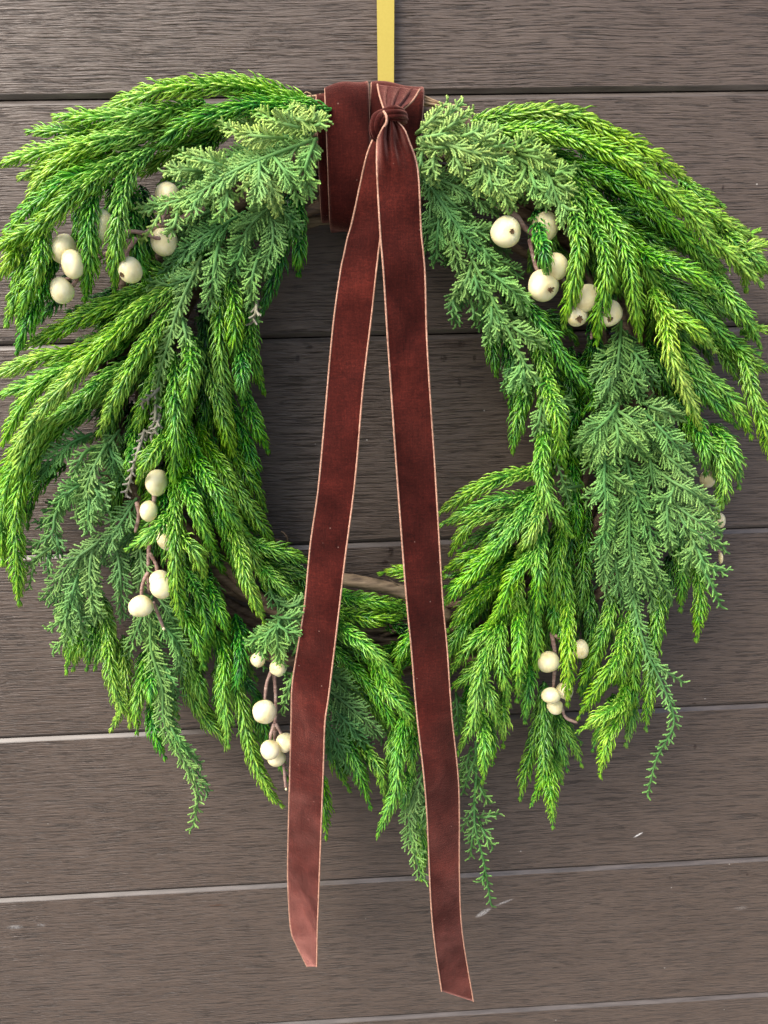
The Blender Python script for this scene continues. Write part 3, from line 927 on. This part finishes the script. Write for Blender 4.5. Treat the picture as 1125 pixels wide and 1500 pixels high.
def cedar_frond(pts, L, shift, w, seed):
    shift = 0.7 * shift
    g = np.random.default_rng(seed)
    ln = sum(math.dist(pts[i], pts[i + 1]) for i in range(len(pts) - 1))
    n = max(8, int(ln / 4))
    c, length = catmull(pts, n)
    t = np.linspace(0, 1, n)
    d0 = LEVEL(L)
    d = d0 * (0.78 + 0.28 * np.sin(np.pi * np.clip(t * .8 + .1, 0, 1))) + 0.002 * np.sin(5 * t + 6 * g.random())
    d = np.maximum(d, 0.012)
    tilt = g.normal(0, 0.28)
    tan = nrm(np.gradient(c, axis=0))
    segs, subs = [], []
    def curve(o, ang, l, do, curl, K):
        s = np.linspace(0, 1, K)
        a = ang + curl * s
        x = o[0] + np.concatenate([[0], np.cumsum(np.cos(a[1:]) * l / (K - 1))])
        y = o[1] + np.concatenate([[0], np.cumsum(np.sin(a[1:]) * l / (K - 1))])
        return np.stack([x, y], 1), s
    def put(store, xy, dd, r, tn): store.append((xy, dd, r, tn))
    pos = 3.0; sg = 1 if g.random() < .5 else -1
    while pos < length + 1:
        u = min(pos / length, 1.0)
        f = u * (n - 1); i = min(int(f), n - 2); fr = f - i
        o = c[i] * (1 - fr) + c[i + 1] * fr; dd0 = d[i] * (1 - fr) + d[i + 1] * fr
        th = math.atan2(tan[i][1], tan[i][0])
        prof = (0.55 + 0.45 * min(1, u / 0.22)) * (1 - 0.62 * u ** 1.8)
        l = max(6.0, w * 1.2 * prof * (0.78 + 0.4 * g.random()))
        ang = th + sg * math.radians(36 + g.normal(0, 6)); curl = -sg * math.radians(8 + g.normal(0, 6))
        xy, s = curve(o, ang, l, dd0, curl, 17)
        lift = g.normal(0, 0.0018)
        dd = dd0 + (sg * tilt * l * s) * MM + lift * s + 0.0016 * math.sin(pos) * s
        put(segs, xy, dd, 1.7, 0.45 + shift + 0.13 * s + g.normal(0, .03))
        q = 4.0; s2 = sg
        while q < l - 1.5:
            v = q / l * 16; j = min(int(v), 15); fv = v - j
            o2 = xy[j] * (1 - fv) + xy[j + 1] * fv; dq = dd[j] * (1 - fv) + dd[j + 1] * fv
            a2 = ang + curl * q / l + s2 * math.radians(31 + g.normal(0, 6))
            l2 = min(19.0, 0.66 * (l - q) + 5.0) * (0.8 + 0.4 * g.random())
            xy2, sb = curve(o2, a2, l2, dq, -s2 * math.radians(8), 9)
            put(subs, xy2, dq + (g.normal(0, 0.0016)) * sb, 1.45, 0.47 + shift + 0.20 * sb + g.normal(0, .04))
            s2 = -s2; q += 3.6 + 1.2 * g.random()
        sg = -sg; pos += 4.8 + 1.6 * g.random()
    mb = MB()
    V, Q = tubes(P(c[:, 0], c[:, 1], d)[None], (2.4 * MM * np.linspace(1, .55, n) * (1 + .18 * (np.arange(n) % 2)))[None], sides=6)
    mb.add(V, Q, None, 0.40 + shift)
    for store in (segs, subs):
        if not store: continue
        xy = np.stack([q[0] for q in store]); dd = np.stack([np.broadcast_to(q[1], (xy.shape[1],)) for q in store])
        K = xy.shape[1]
        C = P(xy[..., 0], xy[..., 1], np.maximum(dd, 0.006))
        r = np.array([q[2] for q in store])[:, None] * MM * np.linspace(1.0, 0.82, K)[None]
        k = np.arange(K)
        r1 = r * np.where(k % 2 == 1, 1.42, 0.74); r2 = r * np.where(k % 2 == 0, 0.95, 0.65)
        r1[:, -1] = r[:, -1] * 0.45; r2[:, -1] = r[:, -1] * 0.4
        V, Q = tubes(C, r1, r2, sides=4)
        tn = np.stack([np.broadcast_to(q[3], (K,)) for q in store]) + np.where(k % 2 == 1, .08, -.06)[None]
        mb.add(V, Q, None, np.clip(np.repeat(tn.ravel(), 4), 0, 1))
    return mb

nc = 0
for i, ln in enumerate(CEDAR.strip().splitlines()):
    f = ln.split()
    pts = [tuple(map(float, q.split(','))) for q in f[3:]]
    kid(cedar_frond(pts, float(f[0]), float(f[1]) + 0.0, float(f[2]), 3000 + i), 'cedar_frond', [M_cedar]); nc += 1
    if float(f[2]) >= 16 and float(f[0]) > 2.0:            # a second frond lying under it, darkened to paint shade into the gaps
        g = np.random.default_rng(5000 + i)
        a = catmull(pts, 7)[0][:6] + g.normal(0, 8, 2) + np.linspace(0, 1, 6)[:, None] * g.normal(0, 9, 2)
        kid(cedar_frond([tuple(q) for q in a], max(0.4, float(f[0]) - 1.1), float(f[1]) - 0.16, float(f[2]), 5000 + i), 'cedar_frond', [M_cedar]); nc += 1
for i, ln in enumerate("""2.8 .3 5 242,560 222,580 203,594
2.8 .3 5 228,585 226,620 212,640
2.9 .5 4 236,600 228,630 220,640
2.8 .6 4 212,630 198,675 184,728
2.5 .4 8 376,440 375,455 370,472""".splitlines()):
    f = ln.split()
    kid(cedar_frond([tuple(map(float, q.split(','))) for q in f[3:]], float(f[0]), float(f[1]), float(f[2]), 4000 + i), 'cedar_frond', [M_grey], label='dried grey-brown cedar twig')

# ---- berry sprays
def berry_mesh(px, py, d, rx, ry, seed, calyx=None, stem=None):
    g = np.random.default_rng(seed)
    c = P(px, py, d)
    k = MM * (CAM_D - d) / (CAM_D - 0.07) if True else MM
    nu, nv = 22, 14
    th = np.linspace(0, math.pi, nv)[:, None]; ph = (np.arange(nu) * 2 * math.pi / nu)[None]
    x = np.sin(th) * np.cos(ph); y = np.sin(th) * np.sin(ph); z = np.cos(th) * np.ones_like(ph)
    D = np.stack([x, y, z], -1)
    a, b, cc = g.normal(size=3), g.normal(size=3), g.normal(size=3)
    lump = 1 + 0.06 * np.sin(2.4 * (D @ nrm(a)) + g.random() * 6) + 0.03 * np.sin(4.5 * (D @ nrm(b))) - 0.09 * np.clip((D @ nrm(cc) - .8) / .2, 0, 1) ** 2
    X = D * lump[..., None]
    V = X[..., 0:1] * RGT * rx * k + X[..., 1:2] * FWD * ((rx + ry) / 2) * k + X[..., 2:3] * UPV * ry * k
    V = V.reshape(-1, 3)
    mb = MB()
    idx = np.arange(nu * nv).reshape(nv, nu)
    Q = np.stack([idx[:-1], idx[1:], np.roll(idx[1:], -1, 1), np.roll(idx[:-1], -1, 1)], -1).reshape(-1, 4)
    if calyx is not None:                        # the little dark crown of the berry, where the photo shows it
        cxx, cyy, cr = calyx
        dxy = np.array([(cxx - px) / rx, -(cyy - py) / ry]); q = min(.97, math.hypot(*dxy))
        dirn = nrm((RGT * dxy[0] + UPV * dxy[1]) - FWD * math.sqrt(1 - q * q))
        Dw = nrm(V)
        s = Dw @ dirn
        V = V * (1 - 0.12 * np.clip((s - .93) / .07, 0, 1))[:, None]
        e1 = nrm(np.cross(dirn, np.array([0.3, 0.2, 1.0]))); e2 = np.cross(dirn, e1)
        R = rx * k * (0.5 * (abs(dxy[0]) < 2)) ; ctr = dirn * (((rx + ry) / 2) * k) * 0.93
        ring = []
        for j in range(14):
            an = j * math.pi / 7; rr_ = cr * k * (1.05 if j % 2 else 0.72) * (0.6 + .55 * g.random()) * (1 + .25 * math.sin(an + seed))
            ring.append(ctr + e1 * rr_ * math.cos(an) + e2 * rr_ * math.sin(an) + dirn * (0.0006 + (0.0007 if j % 2 else 0.0003)))
        ring = np.array([ctr + dirn * 0.0004] + ring)
        mb.add(V + c, Q, None, .5, 0)
        mb.add(ring + c, None, [[0, 1 + j, 1 + (j + 1) % 14] for j in range(14)], .5, 1)
        base2 = ring.copy(); base2[1:] -= dirn * 0.0022; base2[0] -= dirn * .002
        skirt = np.vstack([ring[1:], base2[1:]])
        mb.add(skirt + c, [[j, 14 + j, 14 + (j + 1) % 14, (j + 1) % 14] for j in range(14)], None, .5, 1)
    else:
        mb.add(V + c, Q, None, .5, 0)
    return mb

SPRAYS = [
    (0.083, [((300, 305), (270, 318), (235, 330), (200, 348), (150, 375), (118, 402), (85, 412)), ((200, 348), (185, 372), (190, 385)), ((150, 372), (120, 368), (100, 368)), ((118, 402), (105, 420), (96, 424)), ((212, 342), (190, 339), (165, 345)), ((236, 330), (240, 315), (246, 300)), ((215, 342), (228, 348), (236, 350))],
     [(93, 365, 17, 20, 0), (151, 331, 17, 22, .002), (109, 387, 16, 19, .006), (90, 425, 16, 18, .004), (191, 395, 16, 18, .004, (184, 406, 4)), (241, 355, 18, 20, -.010), (246, 287, 17, 19, -.022)]),
    (0.074, [((725, 300), (755, 316), (770, 335), (800, 360), (812, 380), (822, 405), (850, 440), (880, 465), (868, 485), (866, 497)), ((775, 350), (783, 385), (790, 402)), ((812, 395), (805, 408)), ((850, 440), (852, 452)), ((755, 318), (748, 325)), ((800, 358), (799, 345))],
     [(741, 340, 20, 22, .004, (747, 346, 4.5)), (799, 331, 18, 20, 0), (816, 391, 17, 19, .006), (797, 418, 22, 22, .004, (802, 430, 4.5)), (860, 437, 18, 19, .006), (846, 462, 15, 16, .002, (845, 470, 5)), (892, 459, 18, 18, .004, (890, 471, 5))]),
    (0.074, [((222, 690), (226, 730), (219, 790), (217, 840), (218, 868)), ((219, 810), (229, 828), (230, 848)), ((217, 838), (209, 855), (207, 876)), ((224, 882), (232, 900), (240, 921)), ((200, 735), (203, 755), (198, 780))],
     [(229, 706, 16, 20, 0), (217, 748, 13, 16, 0), (243, 787, 15, 20, 0), (233, 850, 15, 16, .002), (237, 861, 18, 17, .014), (207, 889, 19, 17, .010), (240, 921, 2.6, 2.6, 0)]),
    (0.074, [((400, 950), (402, 990), (404, 1030), (402, 1090)), ((399, 980), (391, 1000), (388, 1026)), ((402, 1060), (397, 1075), (396, 1088)), ((404, 1060), (412, 1075), (415, 1080)), ((408, 1100), (415, 1118), (419, 1155))],
     [(377, 966, 12, 12, 0), (408, 979, 14, 14, 0), (388, 1042, 20, 19, .012), (395, 1099, 16, 16, .012), (417, 1087, 15, 16, .004), (405, 1110, 15, 14, 0), (419, 1156, 2, 2, 0)]),
    (0.070, [((808, 925), (813, 960), (811, 1000), (810, 1020)), ((812, 930), (830, 940), (845, 945)), ((822, 1030), (828, 1050), (846, 1059))],
     [(804, 970, 18, 17, .004), (851, 951, 12, 15, 0), (807, 1019, 15, 13, .012), (828, 1012, 14, 14, 0), (813, 1035, 14, 13, .002)]),
    (0.034, [((985, 700), (1010, 740), (1025, 770), (1045, 790), (1056, 815)), ((1015, 745), (1030, 715), (1036, 705))],
     [(1036, 701, 11, 14, 0), (1016, 758, 13, 14, 0), (1030, 763, 12, 13, 0), (1022, 788, 13, 15, 0), (1054, 762, 9, 12, 0), (1056, 818, 3, 9, 0)]),
]
for si, (d, stems, berries) in enumerate(SPRAYS):
    mb = MB()
    for j, st in enumerate(stems):
        tube_px(mb, [(a, b, d - 0.002 + (0.004 if j else 0)) for a, b in st], 0.0017 if j == 0 else 0.0014, 0.0012, sides=7, knob=.12, seed=si * 10 + j)
    spray = kid(mb, 'berry_spray', [M_wire])
    for j, b in enumerate(berries):
        bm_ = berry_mesh(b[0], b[1], d + 0.004 + b[4], b[2], b[3], 60 + si * 10 + j, b[5] if len(b) > 5 else None)
        o = bm_.build('berry', [M_berry, M_calyx])
        o.parent = spray
        o.matrix_parent_inverse = (Matrix.Translation(-Vector(wreath.location)) @ Matrix.Identity(4)) if False else spray.matrix_parent_inverse.copy() if False else Matrix.Identity(4)

# ------------------------------------------------------------------ the hanger
hanger = thing('wreath_hanger', 'flat gold metal strap that holds the wreath up from above', 'hanger', tuple(P(565, 60, 0.0)))
def strip_px(mb, rows, thick, mat_=0):
    """flat bar with thickness: rows of (xl, xr, y, d)"""
    F = np.array([[P(a, y, d), P(b, y, d)] for a, b, y, d in rows])
    Bk = F + np.array([0, thick, 0])
    n = len(rows)
    V = np.concatenate([F[:, 0], F[:, 1], Bk[:, 0], Bk[:, 1]])
    Q = []
    for i in range(n - 1):
        a, b, c, e = i, n + i, 2 * n + i, 3 * n + i
        Q += [[a, a + 1, b + 1, b], [c, e, e + 1, c + 1], [a, c, c + 1, a + 1], [b, b + 1, e + 1, e]]
    Q += [[0, n, 3 * n, 2 * n], [n - 1, 3 * n - 1, 4 * n - 1, 2 * n - 1]]
    mb.add(V, Q, None, .5, mat_)
mb = MB()
strip_px(mb, [(550.5, 578.5, -160, .006), (552, 577.5, 0, .007), (553.5, 577, 122, .009), (554.5, 576.5, 190, .011)], 0.0016)
o = mb.build('strap', [M_gold], smooth=False); o.parent = hanger; o.matrix_parent_inverse = parent_inv(hanger)
mb = MB()
ysd = [(176, .0135), (184, .016), (188, .022), (188, .032), (182, .042), (170, .046), (160, .047)]
hk = np.array([[P(a, y, d) for a in (554.5, 576.5)] for y, d in ysd])
hk2 = hk + np.array([0, 0.0, 0.0018])
n = len(ysd)
V = np.concatenate([hk[:, 0], hk[:, 1], hk2[:, 0], hk2[:, 1]])
Q = []
for i in range(n - 1):
    Q += [[i, i + 1, n + i + 1, n + i], [2 * n + i, 3 * n + i, 3 * n + i + 1, 2 * n + i + 1], [i, 2 * n + i, 2 * n + i + 1, i + 1], [n + i, n + i + 1, 3 * n + i + 1, 3 * n + i]]
mb.add(V, Q)
o = mb.build('hook', [M_gold], smooth=False); o.parent = hanger; o.matrix_parent_inverse = parent_inv(hanger)

# ------------------------------------------------------------------ the ribbon
ribbon = thing('velvet_ribbon', 'burgundy velvet ribbon tied round the top of the wreath with two long tails hanging down', 'ribbon', tuple(P(572, 165, 0.09)))
def rkid(mb, name, mats, parent=ribbon):
    o = mb.build(name, mats)
    o.parent = parent
    o.matrix_parent_inverse = parent_inv(ribbon) if parent is ribbon else Matrix.Identity(4)
    return o
def sheet(G, thick=0.0009):
    """cloth from a grid of front points (rows, cols, 3), given a real thickness"""
    R, Cn, _ = G.shape
    du = np.gradient(G, axis=1); dv = np.gradient(G, axis=0)
    nn = nrm(np.cross(dv, du)); flip = np.sign((nn * (CAM - G)).sum(-1).mean()); 
    B_ = G - nn * flip * thick
    idx = np.arange(R * Cn).reshape(R, Cn); off = R * Cn
    f = np.stack([idx[:-1, :-1], idx[1:, :-1], idx[1:, 1:], idx[:-1, 1:]], -1).reshape(-1, 4)
    bq = f[:, ::-1] + off
    b = np.concatenate([idx[0, :], idx[1:, -1], idx[-1, -2::-1], idx[-2:0:-1, 0]])
    e = np.stack([b, np.roll(b, -1), np.roll(b, -1) + off, b + off], -1)
    mb = MB(); mb.add(np.concatenate([G.reshape(-1, 3), B_.reshape(-1, 3)]), np.concatenate([f, bq, e]), None)
    return mb
def cord(C, r):
    K = len(C)
    g = np.random.default_rng(K)
    V, Q = tubes(np.asarray(C)[None], np.full((1, K), r) * (1 + .25 * (g.random(K) - .5)), sides=6)
    mb = MB(); mb.add(V, Q); return mb

def tail(Lp, Rp, dprof, seed, rows=300, cols=25, crease=0.0):
    g = np.random.default_rng(seed)
    l, _ = catmull(Lp, rows); r_, _ = catmull(Rp, rows)
    t = np.linspace(0, 1, rows)
    d = np.interp(t, [q[0] for q in dprof], [q[1] for q in dprof])
    ker = np.ones(29) / 29; d = np.convolve(np.pad(d, 14, mode='edge'), ker, 'valid')
    tw = np.interp(t, [q[0] for q in dprof], [q[2] for q in dprof]); tw = np.convolve(np.pad(tw, 14, mode='edge'), ker, 'valid')
    s = np.linspace(0, 1, cols)
    px = l[:, None, 0] * (1 - s) + r_[:, None, 0] * s
    py = l[:, None, 1] * (1 - s) + r_[:, None, 1] * s
    cup = 0.0016 * (1 - (2 * s - 1) ** 2)[None] * (0.6 + 0.6 * np.sin(9 * t + seed))[:, None]
    rip = sum(a * np.sin(2 * math.pi * (f * t[:, None] + k * s[None] + p)) for a, f, k, p in [(.0011, 5.3, .35, g.random()), (.0007, 9.1, -.5, g.random()), (.00045, 17, .4, g.random())])
    rip = rip + crease * np.clip((t[:, None] - .55) / .2, 0, 1) * (np.sin(2 * math.pi * (23 * t[:, None] + .25 * s[None] + .2 * np.sin(6 * s[None] + 9 * t[:, None]))) + .6 * np.sin(2 * math.pi * (41 * t[:, None] - .4 * s[None])))
    dd = d[:, None] + cup + rip + tw[:, None] * (s - .5)[None]
    return P(px, py, dd)

def trims(G, o, r=0.00062):
    for c in (0, -1):
        rkid(cord(G[:, c], r), 'edge_trim', [M_edge], o)

# loops round the vines: an oval in depth and height, swept sideways
def loop(xl, xr, ytop, ybot, dfront, skew=(0, 0), seed=0, dback=0.004, yoff=0.0):
    g = np.random.default_rng(seed)
    cols, rows = 13, 90
    ztop, zbot = P((xl + xr) / 2, ytop, .03)[2], P((xl + xr) / 2, ybot, dfront)[2]
    zc, hz = (ztop + zbot) / 2, (ztop - zbot) / 2
    dc, hd = (dfront + dback) / 2, (dfront - dback) / 2
    a = np.linspace(math.pi, 3 * math.pi, 4001)
    ex = 0.45
    yy = dc + hd * np.sign(np.cos(a)) * np.abs(np.cos(a)) ** ex
    zz = zc + hz * np.sign(np.sin(a)) * np.abs(np.sin(a)) ** ex
    arc = np.concatenate([[0], np.cumsum(np.hypot(np.diff(yy), np.diff(zz)))])
    si = np.linspace(0, arc[-1], rows)
    yy = np.interp(si, arc, yy); zz = np.interp(si, arc, zz)
    a = np.arctan2((zz - zc) / hz, (yy - dc) / hd)
    s = np.linspace(0, 1, cols)
    X0, X1 = P(xl, (ytop + ybot) / 2, dfront)[0], P(xr, (ytop + ybot) / 2, dfront)[0]
    G = np.zeros((rows, cols, 3))
    rip = 0.0007 * np.sin(7 * s[None] + 3 * a[:, None] + seed) + 0.0006 * (1 - (2 * s - 1) ** 2)[None]
    G[..., 0] = X0 + (X1 - X0) * s[None] + (skew[0] * (zz - zc) / hz)[:, None]
    G[..., 1] = -(yy[:, None] + rip * np.cos(a)[:, None])
    G[..., 2] = zz[:, None] + rip * np.sin(a)[:, None] + yoff + skew[1] * (s - .5)[None] * (np.sin(a) > 0)[:, None]
    return G
for args in [dict(xl=467, xr=535, ytop=139, ybot=320, dfront=.044, seed=1), dict(xl=480, xr=542, ytop=129, ybot=332, dfront=.052, seed=2, skew=(0, .003)), dict(xl=539, xr=614, ytop=129.5, ybot=318, dfront=.049, seed=3, skew=(0.004, -.004))]:
    G = loop(**args)
    o = rkid(sheet(G), 'loop', [M_velvet]); trims(G, o)

# gathered fold going into the knot
def gather(Lp, Rp, dtop, dbot, pleats, amp, rows=40, cols=49, bulge=0.004):
    l, _ = catmull(Lp, rows); r_, _ = catmull(Rp, rows)
    t = np.linspace(0, 1, rows); s = np.linspace(0, 1, cols)
    px = l[:, None, 0] * (1 - s) + r_[:, None, 0] * s; py = l[:, None, 1] * (1 - s) + r_[:, None, 1] * s
    dd = (dtop * (1 - t) + dbot * t)[:, None] + amp * (np.abs(np.sin(math.pi * pleats * s + 0.9 * t[:, None] + 0.5)) ** 0.75) * (0.25 + 0.75 * np.sin(math.pi * np.clip(t * .75 + .1, 0, 1)))[:, None] + bulge * (1 - (2 * s - 1) ** 2)[None]
    return P(px, py, dd)
G = gather([(553, 124), (556, 140), (563, 162)], [(615, 131), (604, 148), (588, 162)], .053, .082, 3.4, .0085)
o = rkid(sheet(G), 'gathered_fold', [M_velvet]); trims(G, o)

# the knot: a fat band of pleated velvet pulled across, and a small bight on its left
def pleated_band(path, r, flat, pleats, seed, K=60, sides=96):
    c, _ = catmull([[a, b, k / MM] for a, b, k in path], K)
    C = P(c[:, 0], c[:, 1], c[:, 2] * MM)
    t = np.linspace(0, 1, K)
    T = nrm(np.gradient(C, axis=0)); Sd = nrm(np.cross(T, VIEW)); U = np.cross(Sd, T)
    a = np.arange(sides) * 2 * math.pi / sides
    rad = np.interp(t, [q[0] for q in r], [q[1] for q in r])
    mod = 0.86 + 0.26 * np.abs(np.sin(pleats * a[None] / 2 + 0.8 * np.sin(5 * t[:, None]) + seed)) ** 0.7 + 0.05 * np.sin(11 * t[:, None] + 2 * a[None])
    V = C[:, None] + Sd[:, None] * (rad[:, None] * mod * np.cos(a))[..., None] + U[:, None] * (rad[:, None] * mod * np.sin(a) * flat)[..., None]
    idx = np.arange(K * sides).reshape(K, sides)
    Q = np.stack([idx[:-1], np.roll(idx[:-1], -1, 1), np.roll(idx[1:], -1, 1), idx[1:]], -1).reshape(-1, 4)
    mb = MB()
    V = np.vstack([V.reshape(-1, 3), C[:1], C[-1:]])
    Tt = [[K * sides, (i + 1) % sides, i] for i in range(sides)] + [[K * sides + 1, (K - 1) * sides + i, (K - 1) * sides + (i + 1) % sides] for i in range(sides)]
    mb.add(V, Q, Tt)
    return mb
o = rkid(pleated_band([(556, 176, .080), (564, 169, .092), (576, 166, .097), (588, 169, .092), (593, 178, .080)], [(0, .0020), (.25, .0038), (.6, .0042), (.85, .0034), (1, .0015)], .8, 9, 0.4), 'knot', [M_velvet])
o = rkid(pleated_band([(566, 164, .088), (556, 172, .094), (551, 185, .095), (553, 198, .092), (560, 207, .084)], [(0, .0020), (.3, .0041), (.65, .0038), (1, .0014)], .75, 7, 1.5), 'knot_fold', [M_velvet])
rkid(cord(catmull(P(np.array([562, 566, 566, 560, 554]), np.array([163, 170, 180, 190, 203]), np.array([.0965, .1, .1005, .099, .096])), 30)[0], .0008), 'edge_trim', [M_edge], o)

# tails
LT_L = [(551, 196), (545, 207), (535, 237), (517, 320), (509, 349), (504, 373), (498.5, 400), (486.5, 492), (468, 700), (455, 796), (446, 888), (436, 950), (428, 1005), (426.5, 1060), (422, 1243), (422, 1298), (426, 1361), (435, 1386), (450, 1416)]
LT_R = [(570, 196), (574, 215), (573, 260), (562, 320), (557, 350), (551, 400), (544, 465), (532, 566), (520.5, 700), (506, 814), (496, 899), (490, 950), (481, 1023), (476, 1060), (473.5, 1133), (468, 1280), (465, 1361), (464.5, 1386), (464, 1416)]
def by_y(pts, n=190):
    p, _ = catmull(pts, n); return p
def tail_grid(Lp, Rp, dprof, seed):
    return tail(Lp, Rp, dprof, seed)
G = tail(LT_L, LT_R, [(0, .088, .004), (.08, .084, .010), (.13, .082, .008), (.3, .083, .006), (.5, .092, .004), (.6, .097, .008), (.68, .098, .015), (.76, .094, .017), (.84, .086, .021), (.93, .078, .027), (1, .072, .032)], 3, crease=.00028)
o = rkid(sheet(G), 'tail', [M_velvet]); o['label'] = 'left tail of the ribbon, pinker towards its end'; trims(G, o)
RT_L = [(566, 176), (557, 190), (553, 207), (552.5, 253), (557, 339), (562, 400), (569, 512), (582, 700), (595, 871), (602.6, 950), (610, 1040), (624, 1170), (631, 1317), (637, 1383), (647, 1452)]
RT_R = [(579, 176), (591, 190), (598, 207), (612, 250), (617, 339), (622.5, 400), (626, 512), (638, 700), (648, 871), (655, 950), (662, 1050), (672, 1152), (673, 1280), (677, 1365), (693.5, 1467)]
G = tail(RT_L, RT_R, [(0, .094, .0), (.05, .099, .0), (.15, .096, -.004), (.4, .092, -.006), (.62, .098, -.006), (.75, .100, -.008), (.85, .088, -.010), (1, .074, -.010)], 8, rows=340)
# the pinched folds just under the knot
R_, C_ = G.shape[:2]
t_ = np.linspace(0, 1, R_)[:, None]; s_ = np.linspace(0, 1, C_)[None]
fold = np.exp(-((t_ - 0.026) / 0.026) ** 2) * (0.0042 * np.cos((s_ - .55) * 5 * math.pi)) + np.exp(-((t_ - 0.040) / 0.03) ** 2) * 0.004 * (1 - (2 * s_ - 1) ** 2) \
    - 0.0075 * np.exp(-((t_ - 0.034) / 0.020) ** 2 - ((s_ - .58) / .09) ** 2)
G[..., 1] -= fold
o = rkid(sheet(G), 'tail', [M_velvet]); o['label'] = 'right tail of the ribbon, darker and longer'; trims(G, o)
